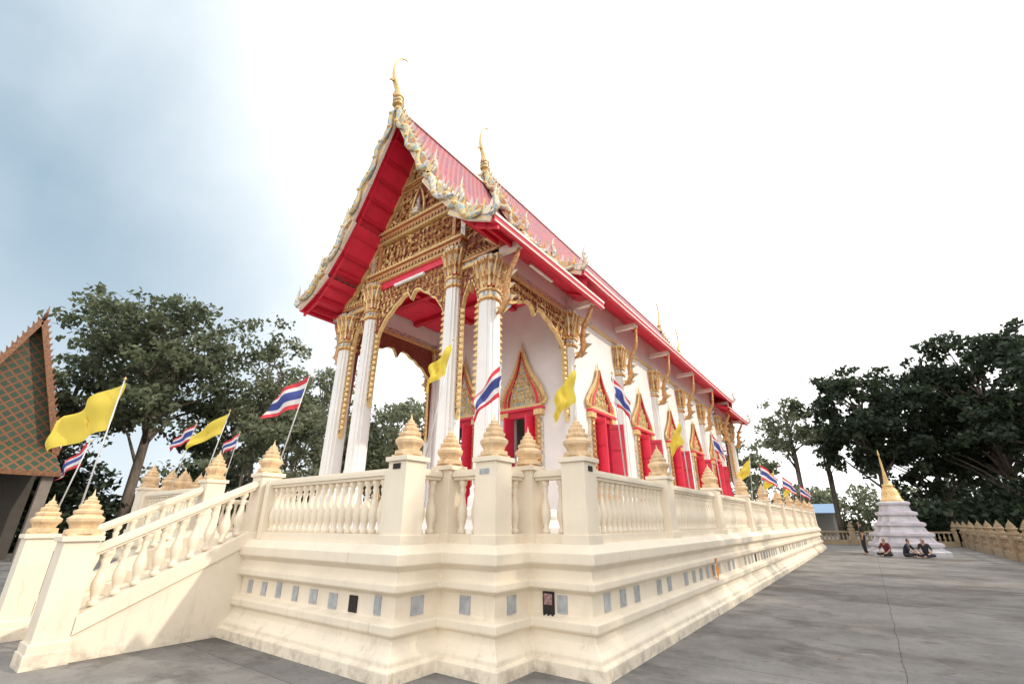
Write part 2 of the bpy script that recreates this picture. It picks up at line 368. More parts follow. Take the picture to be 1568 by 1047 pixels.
def surround(F,za,zb,w,h):
    U=Vector(F(1,0,0))-Vector(F(0,0,0)); N=Vector(F(0,0,1))-Vector(F(0,0,0))
    mb=sm_
    def bx(s0,s1,z0,z1,d0,d1,m):
        p=[Vector(F(s,z,d)) for s in(s0,s1) for z in (z0,z1) for d in(d0,d1)]
        mb.box(min(a.x for a in p),max(a.x for a in p),min(a.y for a in p),max(a.y for a in p),z0,z1,m)
    for s in (1,-1):
        bx(s*w,s*(w+.09),za,zb,-.1,.08,red); bx(s*(w+.09),s*(w+.24),za-.05,zb+.02,0,.14,gold); bx(s*(w+.24),s*(w+.31),za-.05,zb,0,.09,mosaic)
        bx(s*(w+.06),s*(w+.36),zb+.02,zb+.2,0,.19,goldb); bx(s*(w+.05),s*(w+.36),za-.25,za-.05,0,.2,gold)
        z=za
        while z<zb-.1:
            kranok(mb,Vector(F(s*(w+.165),z,.14)),U,V(0,0,1),N,.2,0,s,goldb,w=.5); z+=.16
    bx(-w-.38,w+.38,zb+.2,zb+.28,0,.22,red); bx(-w-.34,w+.34,zb+.28,zb+.36,0,.2,goldb)
    bx(-w-.06,w+.06,zb-.01,zb+.2,0,.12,redd)
    bx(-w-.4,w+.4,za-.33,za-.25,0,.24,goldb); bx(-w-.3,w+.3,za-.6,za-.33,0,.16,gold)
    crown(mb,F,zb+.36,w+.22,h)
    fill(mb,lambda s,z:(Vector(F(s,z,.07)),U,Vector((0,0,1)),N),-w,w,zb+.45,zb+.3+h*.6,lambda s,z:abs(s)<(w+.22)*.64*og(max(0,(z-zb-.36)/h)),.17,.2,goldb,sym=0)
for sg,yc,za,zb,w in wh:
    xo=C+sg*(HC+.02)
    F=lambda s,z,d,xo=xo,yc=yc,sg=sg:(xo+sg*d,yc+s,z)
    surround(F,za,zb,w,1.45)
    for s in (1,-1):
        hy=yc+s*(w-.01)
        a=Vector((xo+sg*.09,hy,0)); d=Vector((sg*math.cos(.35),s*math.sin(.35),0)); t=Vector((-d.y,d.x,0))*.02
        e=a+d*.48
        r0=[a-t,e-t,e+t,a+t]
        sm_.loft([[(p.x,p.y,za+.02) for p in r0],[(p.x,p.y,zb-.02) for p in r0]],red)
        for zz in (za+.12,(za+zb)/2,zb-.2):
            qq=(a+d*.05-t*1.6,a+d*.43-t*1.6,a+d*.43+t*1.6,a+d*.05+t*1.6)
            sm_.loft([[(p.x,p.y,zz) for p in qq],[(p.x,p.y,zz+.07) for p in qq]],redd)
for y,sg2 in ((YS[1]-.12,-1),(YS[6]+.12,1)):
    for xc in (-1.3,1.3):
        F=lambda s,z,d,y=y,xc=xc,sg2=sg2:(C+xc+s,y+sg2*d,z)
        surround(F,1.95,4.75,.45,1.9)
        sm_.box(C+xc-.44,C+xc-.38,y+sg2*.5,y,1.93,4.74,red); sm_.box(C+xc+.38,C+xc+.44,y+sg2*.5,y,1.93,4.74,red)
sm_.build('window_and_door_surrounds',tem)
pd=MB()
def pediment(yp,sg):
    Fp=lambda s,z:(Vector((C+s,yp+sg*.03,z)),Vector((1,0,0)),Vector((0,0,1)),Vector((0,sg,0)))
    n=48
    def zb(h): return 8.8 if abs(h)<2.05 else 8.05
    for i in range(n):
        a=-3.3+6.6*i/n; b=-3.3+6.6*(i+1)/n; m=(a+b)/2
        for yy in (yp,yp+.12*-sg):
            pd.quad((C+a,yy,zb(m)),(C+b,yy,zb(m)),(C+b,yy,roofz(b)-.12),(C+a,yy,roofz(a)-.12),relief)
    def beam(h,z0,z1,d=.14):
        k=(z1-z0)
        pd.box(C-h,C+h,yp+sg*(d),yp,z0,z0+k*.22,goldb); pd.box(C-h,C+h,yp+sg*(d-.05),yp,z0+k*.22,z0+k*.45,mosaic)
        pd.box(C-h-.03,C+h+.03,yp+sg*(d+.04),yp,z0+k*.45,z0+k*.62,gold); pd.box(C-h,C+h,yp+sg*(d-.03),yp,z0+k*.62,z0+k*.84,redd); pd.box(C-h-.05,C+h+.05,yp+sg*(d+.07),yp,z0+k*.84,z1,goldb)
        s=-h
        while s<h:
            kranok(pd,Vector((C+s,yp+sg*(d+.02),z1)),Vector((1,0,0)),Vector((0,0,1)),Vector((0,sg,0)),.17,0,1 if s<0 else -1,goldb); 
            pd.poly([(C+s,yp+sg*(d+.045),z0+k*.45),(C+s+.12,yp+sg*(d+.045),z0+k*.45),(C+s+.06,yp+sg*(d+.045),z0+.0*k)],gold)
            s+=.14
    beam(2.08,8.80,9.16,.2); beam(1.84,10.3,10.72,.16); beam(.9,12.1,12.3,.1)
    for s in (1,-1):
        x0=C+s*2.05;x1=C+s*3.35
        pd.box(x0,x1,yp+sg*.14,yp-sg*.14,8.05,8.14,goldb);pd.box(x0,x1,yp+sg*.09,yp-sg*.09,8.14,8.26,mosaic);pd.box(x0,x1,yp+sg*.15,yp-sg*.15,8.26,8.34,gold)
        pd.box(C+s*1.62,C+s*1.75,yp+sg*.12,yp,9.16,10.3,gold); pd.box(C+s*1.95,C+s*2.12,yp+sg*.10,yp,9.16,9.95,mosaic)
        kk=2.2
        while kk<3.2:
            kranok(pd,Vector((C+s*kk,yp+sg*.12,8.34)),Vector((1,0,0)),Vector((0,0,1)),Vector((0,sg,0)),.22,0,s,goldb); kk+=.13
    fill(pd,Fp,-3.0,3.0,8.3,9.2,lambda s,z:abs(s)>2.1 and z<roofz(s)-.25,.2,.26,gold,sym=0)
    fill(pd,Fp,-1.6,1.6,9.2,10.3,lambda s,z:z<10.32 and abs(s)<1.62,.17,.30,gold,sym=0)
    fill(pd,Fp,-2.6,2.6,9.2,10.2,lambda s,z:abs(s)>1.78 and z<roofz(s)-.25,.2,.28,gold,sym=0,seed=5)
    fill(pd,Fp,-1.7,1.7,10.75,12.1,lambda s,z:z<roofz(s)-.3 and abs(s)>.24,.17,.30,gold,sym=0,seed=8)
    fill(pd,Fp,-1,1,12.3,13.6,lambda s,z:z<roofz(s)-.25,.17,.28,goldb,sym=0,seed=9)
    for s in (1,-1):
        for (a,za),(b,zb2) in zip(FULL[:-2],FULL[1:-1]):
            pd.loft([[(C+s*a,yp+sg*.13,za-.42),(C+s*a,yp+sg*.13,za-.20),(C+s*a,yp,za-.20),(C+s*a,yp,za-.42)],[(C+s*b,yp+sg*.13,zb2-.38),(C+s*b,yp+sg*.13,zb2-.16),(C+s*b,yp,zb2-.16),(C+s*b,yp,zb2-.38)]],goldb)
    pd.lathe(C,yp+sg*.1,10.8,[(.20,0),(.22,.08),(.12,.12),(.20,.18),(.13,.3),(.11,.42),(.05,.5),(.08,.58),(.06,.66),(.02,.75),(.0,.9)],mosaic,seg=10)
    for s in (1,-1): pd.tube([(C+s*.26,yp+sg*.08,10.8),(C+s*.27,yp+sg*.1,11.3),(C+s*.15,yp+sg*.1,11.7),(C,yp+sg*.1,12.0)],[.05,.05,.045,.02],goldb)
pediment(YF,-1); pediment(35.0,1)
def valance(F,U,N,s0,s1,zt,zs,zl,leg=.12):
    n=44; half=(s1-s0)/2
    def zb(s):
        e=min(s-s0,s1-s)
        if e<leg: return zl-.25*(1-abs(e/leg-.5)*2)
        qv=(e-leg)/(half-leg); z=zs+(zt-.30-zs)*(qv**.55)-.07*abs(math.sin(qv*13))
        if qv>.88: z-=.42*(qv-.88)/.12
        return min(z,zt-.1)
    ss=[s0+(s1-s0)*i/n for i in range(n+1)]
    for a,b in zip(ss[:-1],ss[1:]):
        za,z2=zb(a),zb(b)
        for d in (.05,-.05): pd.quad(F(a,za,d),F(b,z2,d),F(b,zt,d),F(a,zt,d),relief)
        pd.quad(F(a,za,.07),F(b,z2,.07),F(b,z2,-.06),F(a,za,-.06),goldb)
        pd.quad(F(a,za,.07),F(b,z2,.07),F(b,z2+.07,.07),F(a,za+.07,.07),goldb)
    fill(pd,lambda s,z:(Vector(F(s,z,.05)),U,Vector((0,0,1)),N),s0,s1,zl,zt,lambda s,z:s0+.02<s<s1-.02 and zb(s)+.02<z<zt,.155,.25,gold)
    for s in (s0+.06,s1-.06):
        z=zl
        while z<zs:
            kranok(pd,Vector(F(s,z,.06)),U,Vector((0,0,1)),N,.26,0,1 if s<(s0+s1)/2 else -1,goldb,w=.5); z+=.17
for yv,sg in ((YF,-1),(35.,1)):
    F=lambda s,z,d,yv=yv,sg=sg:(C+s,yv+sg*d,z)
    U=Vector((1,0,0));N=Vector((0,sg,0))
    valance(F,U,N,-1.55,1.55,8.55,6.9,5.0,.14)
    pd.box(C-1.56,C+1.56,yv-.10,yv+.10,8.55,8.80,red)
    for a in ((-2.76,-2.0),(2.0,2.76)): valance(F,U,N,a[0],a[1],8.05,6.9,4.2,.10)
for sg in (1,-1):
    for y0,y1 in ((YS[0],YS[1]),(YS[6],YS[7])):
        F=lambda s,z,d,sg=sg:(C+sg*(HC+d),s,z)
        valance(F,Vector((0,1,0)),Vector((sg,0,0)),y0+.24,y1-.24,7.95,6.7,4.6,.14)
        x=C+sg*HC
        pd.box(x-.10,x+.10,y0,y1,7.95,8.05,goldb); pd.box(x-.08,x+.08,y0+.2,y1-.2,8.05,8.22,mosaic); pd.box(x-.07,x+.07,y0+.1,y1-.1,8.22,8.95,white)
    x=C+sg*(HC+.02)
    pd.box(x,x+sg*.08,YS[1]+.3,YS[6]-.3,8.15,8.24,goldb)
pd.build('gilded_pediments_and_arches',tem)
rf=MB();orn=MB();sf=MB()
def roof(y0,y1,dz,ends):
    for ti,tr in enumerate(T):
        for s in (1,-1):
            for (a,za),(b,zb) in zip(tr[:-1],tr[1:]):
                za+=dz;zb+=dz; nrm=Vector((zb-za,0,-(b-a))).normalized()*-1
                nx,nz=abs(nrm.x)*.09,abs(nrm.z)*.09
                A=(C+s*a,za);B=(C+s*b,zb)
                rf.quad((A[0],y0,A[1]),(A[0],y1,A[1]),(B[0],y1,B[1]),(B[0],y0,B[1]),tile)
                A2=(A[0]-s*nx*(a>0),A[1]-nz-.03);B2=(B[0]-s*nx,B[1]-nz-.03)
                sf.quad((A2[0],y0,A2[1]),(A2[0],y1,A2[1]),(B2[0],y1,B2[1]),(B2[0],y0,B2[1]),red)
                for y in (y0,y1): rf.quad((A[0],y,A[1]),(B[0],y,B[1]),(B2[0],y,B2[1]),(A2[0],y,A2[1]),red)
            b,zb=tr[-1]; zb+=dz
            x=C+s*b
            if ti==2:
                sf.box(x-s*.09,x+s*.02,y0,y1,zb-.20,zb-.03,red); sf.box(x-s*.02,x+s*.05,y0,y1,zb-.03,zb+.04,fasc)
                sf.box(x+s*.02,x+s*.045,y0,y1,zb-.20,zb-.165,fasc)
            else: sf.box(x-s*.05,x+s*.01,y0,y1,zb-.12,zb-.02,fasc)
    rf.box(C-.09,C+.09,y0,y1,14.30+dz,14.40+dz,fasc)
    for y,sg in ends: barge(y,sg,dz)
def barge(y,sg,dz):
    for s in (1,-1):
        for ti,tr in enumerate(T):
            P=[]
            for (a,za),(b,zb) in zip(tr[:-1],tr[1:]):
                L=math.hypot(b-a,zb-za); n=max(2,int(L/.25))
                for i in range(n): P.append((a+(b-a)*i/n,za+(zb-za)*i/n+dz))
            P.append((tr[-1][0],tr[-1][1]+dz))
            ya=y+sg*.10; body=[]
            for i in range(len(P)-1):
                a=Vector(P[i]);b=Vector(P[i+1]); d=(b-a).normalized(); n=Vector((-d.y,d.x)); 
                if n.y<0:n=-n
                def q3(p,yy): return (C+s*p.x,yy,p.y)
                r1=[q3(a-n*.22,y),q3(a-n*.22,ya),q3(a-n*.02,ya),q3(a-n*.02,y)]
                r2=[q3(b-n*.22,y),q3(b-n*.22,ya),q3(b-n*.02,ya),q3(b-n*.02,y)]
                orn.loft([r1,r2],fasc)
                yb=y+sg*.15
                r1=[q3(a-n*.09,y),q3(a-n*.09,yb),q3(a+n*.12,yb),q3(a+n*.12,y)]
                r2=[q3(b-n*.09,y),q3(b-n*.09,yb),q3(b+n*.12,yb),q3(b+n*.12,y)]
                orn.loft([r1,r2],(gold,mosaic,goldb,mosaicg)[i%4])
                orn.quad(q3(a-n*.20,ya+sg*.004),q3(b-n*.20,ya+sg*.004),q3(b-n*.14,ya+sg*.004),q3(a-n*.14,ya+sg*.004),goldb)
                base=(a+b)/2+n*.10
                tip=base+n*.17+Vector((0.01,.15)); 
                for yy in (y+sg*.04,y+sg*.08):
                    orn.poly([q3(base-d*.10,yy),q3(base+d*.10,yy),q3(base+d*.05+n*.11,yy),q3(tip,yy),q3(base-d*.04+n*.11,yy)],(mosaic,goldb,fasc)[i%3])
                body.append(V(C+s*(a.x),y+sg*.17,a.y)+V(s*n.x,0,n.y)*(-.06+.13*math.sin(i*1.35)))
            if len(body)>2:
                orn.tube(body,[.05]+[.105+.025*math.sin(k*1.7) for k in range(len(body)-2)]+[.07],mosaicg if ti!=1 else mosaic,flat=.6,seg=7)
                for k in range(1,len(body)-1,2):
                    p=body[k]; orn.lathe(p.x,p.y+sg*.04,p.z-.05,[(.03,0),(.075,.03),(.075,.08),(.03,.11)],goldb,seg=8)
            e=Vector(P[-1]); x=C+s*e.x; z=e.y; yy=y+sg*.09; k=.72
            pts=[(x-s*.15,yy,z+.05),(x+s*.08*k,yy,z-.02),(x+s*.22*k,yy,z+.12*k),(x+s*.20*k,yy,z+.36*k),(x+s*.12*k,yy,z+.60*k),(x+s*.13*k,yy,z+.85*k),(x+s*.22*k,yy,z+1.08*k)]
            orn.tube(pts,[.08,.095,.09,.075,.055,.035,.008],mosaic,flat=.6)
            for i in (2,3,4):
                p=Vector(pts[i]); orn.poly([p+V(s*.03,0,-.08),p+V(s*.15*k,0,.06),p+V(s*.05,0,.10)],goldb); orn.poly([p+V(-s*.03,0,-.05),p+V(-s*.12*k,0,.10),p+V(-s*.03,0,.10)],goldb)
    zt=14.4+dz
    c=[(0,-.1),(-.10,.15),(-.14,.42),(-.20,.70),(-.34,.98),(-.42,1.3),(-.42,1.62),(-.34,1.95),(-.20,2.2),(.0,2.34),(.10,2.30)]
    rr=[.13,.17,.15,.11,.10,.07,.058,.050,.042,.032,.006]
    orn.tube([(C,y-sg*o,zt+h) for o,h in c],rr,goldb,seg=8,flat=.65)
    orn.tube([(C,y+sg*.30,zt+.98),(C,y+sg*.52,zt+.90),(C,y+sg*.56,zt+.76)],[.06,.035,.006],gold)
    orn.tube([(C,y+sg*.10,zt+.3),(C,y+sg*.32,zt+.35),(C,y+sg*.30,zt+.55)],[.07,.05,.006],gold)
    for h in (.05,.2,.35): orn.lathe(C,y+sg*.1,zt+h,[(.17,0),(.20,.03),(.17,.06)],mosaic if h==.2 else goldb,seg=10)
roof(6.8,12.6,0,[(6.8,-1)])
roof(11.3,31.9,DZ,[(11.3,-1),(31.9,1)])
roof(30.6,36.3,0,[(36.3,1)])
for yy in (11.5,31.7):
    for s in (1,-1):
        for (a,za),(b,zb) in zip(FULL[:-1],FULL[1:]):
            sf.quad((C+s*a,yy,za-.2),(C+s*b,yy,zb-.2),(C+s*b,yy,zb+.6),(C+s*a,yy,za+.6),redd)
rf.build('roof_tiles',tem); 
for s in (1,-1):
    for (ya,yb) in ((6.92,7.98),(35.1,36.2)):
        for i,h in enumerate((.3,.62,.94,1.26,1.58,1.9,2.25,2.6,2.95,3.35,3.75)):
            z=roofz(h)-.24 
            sf.box(C+s*h-.035,C+s*h+.035,ya,yb,z-.09,z+.06,redd)
        for y in (ya+.02,):
            for (a,za),(b,zb) in zip(FULL[:-1],FULL[1:]):
                sf.loft([[(C+s*a,y,za-.34),(C+s*a,y,za-.14),(C+s*a,y+.07,za-.14),(C+s*a,y+.07,za-.34)],[(C+s*b,y,zb-.32),(C+s*b,y,zb-.12),(C+s*b,y+.07,zb-.12),(C+s*b,y+.07,zb-.32)]],red)
    for i,y in enumerate(YS):
        dz=0.3 if i in (0,1,7) else .85
        sf.box(C+s*(HC+.1),C+s*3.98,y-.09,y+.09,7.82+dz,7.99+dz,fasc)
        zz=7.80+dz
        pts=[(C+s*(HC+.20),y,6.45),(C+s*(HC+.40),y,6.5),(C+s*(HC+.56),y,6.75),(C+s*(HC+.52),y,7.1),(C+s*(HC+.60),y,7.45),(C+s*(HC+.86),y,min(zz,7.9)),(C+s*(HC+.93),y,zz)]
        orn.tube(pts,[.03,.09,.12,.10,.085,.075,.05],gold,flat=.7,seg=7)
        for k in (1,2,3,4):
            p=Vector(pts[k]); orn.poly([p+V(s*.05,0,-.10),p+V(s*.30,0,.04),p+V(s*.06,0,.14)],mosaicg); orn.poly([p+V(-s*.05,0,-.02),p+V(-s*.20,0,.14),p+V(-s*.03,0,.14)],goldb)
sf.box(C-2.85,C+2.85,8.2,11.95,8.78,8.84,red); sf.box(C-2.85,C+2.85,31.35,34.85,8.78,8.84,red)
for y in (9.3,10.7): sf.box(C-2.85,C+2.85,y-.1,y+.1,8.6,8.78,redd)
for x in (-1,1): sf.box(C+x-.1,C+x+.1,8.2,11.9,8.64,8.778,redd)
sf.build('soffits_and_beams',tem); orn.build('naga_bargeboards_and_finials',tem)
lt=MB()
lampw=M('tube_lamp_casing',(.85,.85,.82),.4)
lt.box(C+3.45,C+3.53,9.2,10.4,8.32,8.37,lampw); lt.box(C-.7,C+.6,7.86,7.94,8.42,8.5,lampw)
lt.tube([(C+.1,20,14.9),(C+.1,20,17.6)],[.02,.012],polem)
lt.build('tube_lamps_and_lightning_rod',tem)
# ------------------------------------------------------------ flags
emb=M('emblem',(.6,.35,.04),.6)
def flag(kind,base,top,d,L,H,droop,seed=0,fold=.05,hz=1.):
    r=random.Random(seed); base=Vector(base);top=Vector(top);d=Vector(d).normalized()
    nm='yellow_flag' if kind=='y' else 'thai_flag'
    mb=MB(); mb.tube([base,base.lerp(top,.5),top],[.013,.011,.009],polem); mb.lathe(top.x,top.y,top.z,[(.018,0),(.02,.02),(.0,.05)],goldb,seg=6)
    dn=(base-top).normalized(); n=d.cross(V(0,0,1)).normalized(); nu,nv=24,12
    top=top+dn*.03
    ph=r.uniform(0,6); g=[]; limp=1-hz
    for i in range(nu+1):
        u=i/nu; row=[]
        for j in range(nv+1):
            v=j/nv
            p=top+dn*(v*H*(1-.22*u*min(1,droop)))+d*(L*hz*(u-.35*limp*u*u+.10*limp*math.sin(u*9+v*4)*u)*(1-.2*u*min(1.2,droop)))+V(0,0,-L*droop*(u**1.15)*(1-.22*v))+n*((fold+.07*limp)*(.3+u)*math.sin(u*(8+6*limp)+v*3+ph)+.035*math.sin(v*9+u*3+ph)*(1.5-hz))+d*(.05*math.sin(v*9+u*6+ph)*limp)
            row.append(p)
        g.append(row)
    ns=mb.add([p for row in g for p in row]); cols=[fr,fr,fw,fw,fb,fb,fb,fb,fw,fw,fr,fr] if kind!='y' else [fy]*12
    for i in range(nu):
        for j in range(nv):
            a=ns+i*(nv+1)+j; mb.face((a,a+1,a+nv+2,a+nv+1),(emb if kind=='y' and 11<=i<=13 and 5<=j<=7 and (i+j)%2 else cols[j]),True)
    mb.build(nm)
flag('y',(-8.82,1.86,1.2),(-8.66,1.86,3.62),(-1,-.45,0),1.15,.74,.42,1,.09,.9)
flag('t',(-8.45,4.3,2.3),(-8.1,4.45,4.25),(-.85,-.55,0),.80,.62,.46,2,.07,.9)
flag('t',(-13.0,4.25,2.2),(-12.6,4.3,3.85),(-.85,-.4,0),.55,.42,.6,3)
flag('y',(-11.4,4.25,2.2),(-11.15,4.4,3.95),(-.85,-.5,0),.85,.5,.6,4)
flag('t',(-13.7,5.6,2.2),(-13.4,5.66,3.9),(-.85,-.5,0),.45,.4,.6,5)
flag('t',(-11.2,2.05,1.5),(-10.9,2.15,2.95),(-.85,-.4,0),.5,.4,.8,6)
flag('y',(-5.1,4.75,2.3),(-4.85,5.0,4.38),(-.8,-.5,0),.66,.58,.72,7,.04,.68)
flag('t',(-4.0,5.1,2.3),(-3.85,4.98,3.78),(-.8,-.55,0),.68,.48,.82,8,.04,.72)
flag('y',(-3.15,5.75,2.3),(-3.02,5.72,3.76),(-.8,-.55,0),.64,.52,.76,9,.04,.66)
flag('t',(-3.0,7.2,2.2),(-3.0,7.0,3.98),(.8,.5,0),.58,.55,.9,10,.04,.6)
flag('y',(-3.0,10.7,2.2),(-3.0,10.6,3.78),(-.8,-.55,0),.58,.5,.9,11,.04,.65)
flag('t',(-3.0,13.7,2.2),(-3.0,13.5,3.95),(.8,.3,0),.55,.5,.9,12,.04,.6)
for i,(yy,kd) in enumerate(((17.5,'y'),(19.5,'t'),(22.5,'y'),(25,'t'),(28.5,'y'),(32,'t'))):
    flag(kd,(-2.95,yy,2.2),(-2.75,yy-.3,3.6),(.8 if kd=='t' else -.8,-.3,0),.75,.5,.7,20+i,.05,.8)
# ------------------------------------------------------------ stupa
s=MB(); sx,sy=1.3,34.2
def sq(r,z): return [(sx+p*r,sy+q2*r,z) for p,q2 in RP]
pr=[(1.75,0),(1.75,.22),(1.6,.25),(1.45,.42),(1.58,.48),(1.58,.6),(1.35,.66),(1.22,.92),(1.34,.98),(1.34,1.1),(1.12,1.16),(1.0,1.42),(1.12,1.48),(1.12,1.6),(.90,1.68),(.80,1.95),(.92,2.02),(.92,2.14),(.70,2.22),(.64,2.5),(.74,2.56),(.74,2.66),(.55,2.72)]
msx=[stup]*(len(pr)-1)
for k in (5,9,13,17): msx[k]=stupb
s.loft([sq(r,z) for r,z in pr],stup,ms=msx)
s.lathe(sx,sy,2.72,[(.52,0),(.54,.08),(.46,.12),(.42,.4),(.36,.62),(.24,.78),(.26,.80),(.26,.9),(.14,.93),(.16,1.0),(.12,1.05),(.14,1.1),(.10,1.2),(.11,1.25),(.08,1.4),(.085,1.45),(.055,1.7),(.05,2.1),(.02,2.5),(.05,2.55),(.0,2.85)],goldb,seg=16)
s.build('white_stupa')
# ------------------------------------------------------------ people
skin=M('skin',(.42,.25,.17),.6); hair=M('hair_black',(.015,.012,.012),.5)
def person(loc,rot,shirt,trou,lean=.1,seated=True):
    J={'pelvis':(0,0,.12 if seated else .92)}
    if seated:
        J.update(spine=(0,-.02+lean*.3,.34),chest=(0,lean*.6,.52),neck=(0,lean,.68),head0=(0,lean+.02,.76),head1=(0,lean+.03,.89),
        sl=(-.17,lean*.9,.60),el=(-.26,lean+.08,.36),wl=(-.16,lean+.26,.20),hl=(-.13,lean+.33,.18),
        sr=(.17,lean*.9,.60),er=(.26,lean+.10,.36),wr=(.12,lean+.27,.24),hr=(.10,lean+.34,.22),
        pl=(-.10,.02,.12),kl=(-.36,.32,.14),al=(-.02,.42,.07),fl=(.10,.46,.06),
        pr=(.10,.02,.12),kr=(.36,.30,.15),ar=(.05,.30,.08),fr_=(-.10,.34,.06))
    else:
        J.update(spine=(0,0,1.12),chest=(0,.01,1.32),neck=(0,.01,1.47),head0=(0,.03,1.55),head1=(0,.03,1.68),
        sl=(-.18,0,1.40),el=(-.24,-.02,1.12),wl=(-.24,.08,.88),hl=(-.24,.10,.80),sr=(.18,0,1.40),er=(.24,-.02,1.12),wr=(.24,.06,.88),hr=(.24,.08,.80),
        pl=(-.10,0,.90),kl=(-.11,.03,.48),al=(-.11,0,.08),fl=(-.12,.15,.04),pr=(.10,0,.90),kr=(.12,.06,.48),ar=(.13,.02,.08),fr_=(.14,.17,.04))
    E=[('pelvis','spine'),('spine','chest'),('chest','neck'),('neck','head0'),('head0','head1'),('chest','sl'),('sl','el'),('el','wl'),('wl','hl'),('chest','sr'),('sr','er'),('er','wr'),('wr','hr'),('pelvis','pl'),('pl','kl'),('kl','al'),('al','fl'),('pelvis','pr'),('pr','kr'),('kr','ar'),('ar','fr_')]
    Rd=dict(pelvis=.14,spine=.125,chest=.14,neck=.055,head0=.085,head1=.085,sl=.065,sr=.065,el=.045,er=.045,wl=.03,wr=.03,hl=.035,hr=.035,pl=.10,pr=.10,kl=.065,kr=.065,al=.042,ar=.042,fl=.035,fr_=.035)
    names=list(J); vs=[J[n] for n in names]; ed=[(names.index(a),names.index(b)) for a,b in E]; rad=[Rd[n] for n in names]
    for hn,wn in (('hl','wl'),('hr','wr')):
        h=Vector(J[hn]); d=(h-Vector(J[wn])).normalized(); sd=d.cross(V(0,0,1)); sd=sd.normalized() if sd.length>.01 else V(1,0,0)
        for k in range(4):
            vs.append(tuple(h+sd*(k-1.5)*.02+d*(.06+.01*(k in(1,2))))); rad.append(.009); ed.append((names.index(hn),len(vs)-1))
        vs.append(tuple(h+sd*.045+d*.01)); rad.append(.010); ed.append((names.index(hn),len(vs)-1))
    me=D.meshes.new('p'); me.from_pydata(vs,ed,[]); o=D.objects.new('p',me); scene.collection.objects.link(o)
    o.modifiers.new('s','SKIN'); 
    for i,sv in enumerate(me.skin_vertices[0].data): sv.radius=(rad[i],rad[i]); sv.use_root=(i==0)
    ss=o.modifiers.new('u','SUBSURF'); ss.levels=2; ss.render_levels=2
    dg=bpy.context.evaluated_depsgraph_get(); m2=D.meshes.new_from_object(o.evaluated_get(dg)); D.objects.remove(o)
    m2.materials.clear()
    for m in [skin,hair,shirt,trou]: m2.materials.append(m)
    hd=(Vector(J['head0'])+Vector(J['head1']))/2
    segs=[(Vector(J[a]),Vector(J[b]),a,b) for a,b in E]
    for p in m2.polygons:
        c=p.center; best=None
        for a,b,na,nb in segs:
            t=max(0,min(1,(c-a).dot(b-a)/max(1e-6,(b-a).length_squared))); dd=(c-a.lerp(b,t)).length
            if best is None or dd<best[0]: best=(dd,na,nb)
        k=best[2]
        if k in('head0','head1','neck'):
            p.material_index=1 if ((c-hd).y<.035 and c.z>hd.z-.07) or c.z>hd.z+.07 else 0
        elif k in ('wl','hl','wr','hr','fl','fr_'): p.material_index=0
        elif k in('pl','pr','kl','kr','al','ar'): p.material_index=3
        else: p.material_index=2
        p.use_smooth=True
    o=D.objects.new('seated_person' if seated else 'standing_person',m2); scene.collection.objects.link(o); o.location=loc; o.rotation_euler=(0,0,rot)
cb=M('cloth_black',(.02,.02,.025),.8);cr=M('cloth_maroon',(.12,.015,.02),.8);cbl=M('cloth_navy',(.02,.025,.05),.8)
person((.45,31.9,0),2.6,cr,cb); person((1.15,31.7,0),4.3,cbl,cb,.2); person((1.95,32.0,0),3.0,cb,cbl,.05)
person((-.45,33.4,0),1.8,cb,cb,seated=False)
# ------------------------------------------------------------ perimeter balustrade
per=empty('perimeter_balustrade_wall'); a=MB();b2=MB();f2=MB()
def prun(x0,y0,x1,y1,n):
    for i in range(n+1):
        x=x0+(x1-x0)*i/n;y=y0+(y1-y0)*i/n
        a.box(x-.2,x+.2,y-.2,y+.2,-.02,1.1,wallt); a.box(x-.24,x+.24,y-.24,y+.24,1.1,1.18,wallt)
        f2.lathe(x,y,1.18,FIN,wallt,seg=8,sm=False)
    ax=abs(x1-x0)>abs(y1-y0)
    if ax:
        a.box(x0,x1,y0-.14,y0+.14,-.02,.35,wallt);a.box(x0,x1,y0-.1,y0+.1,.9,1.02,wallt)
    else:
        a.box(x0-.14,x0+.14,y0,y1,-.02,.35,wallt);a.box(x0-.1,x0+.1,y0,y1,.9,1.02,wallt)
    L=math.hypot(x1-x0,y1-y0); k=int(L/.28)
    for i in range(k):
        t=(i+.5)/k; b2.lathe(x0+(x1-x0)*t,y0+(y1-y0)*t,.35,[(r*1.2,q3*.56/.7) for r,q3 in BAL],wallt,seg=6)
prun(5.2,18,5.2,48,11); prun(-20,48,4.95,48,8)
a.build('rails_and_piers',per);f2.build('finials',per);b2.build('balusters',per)
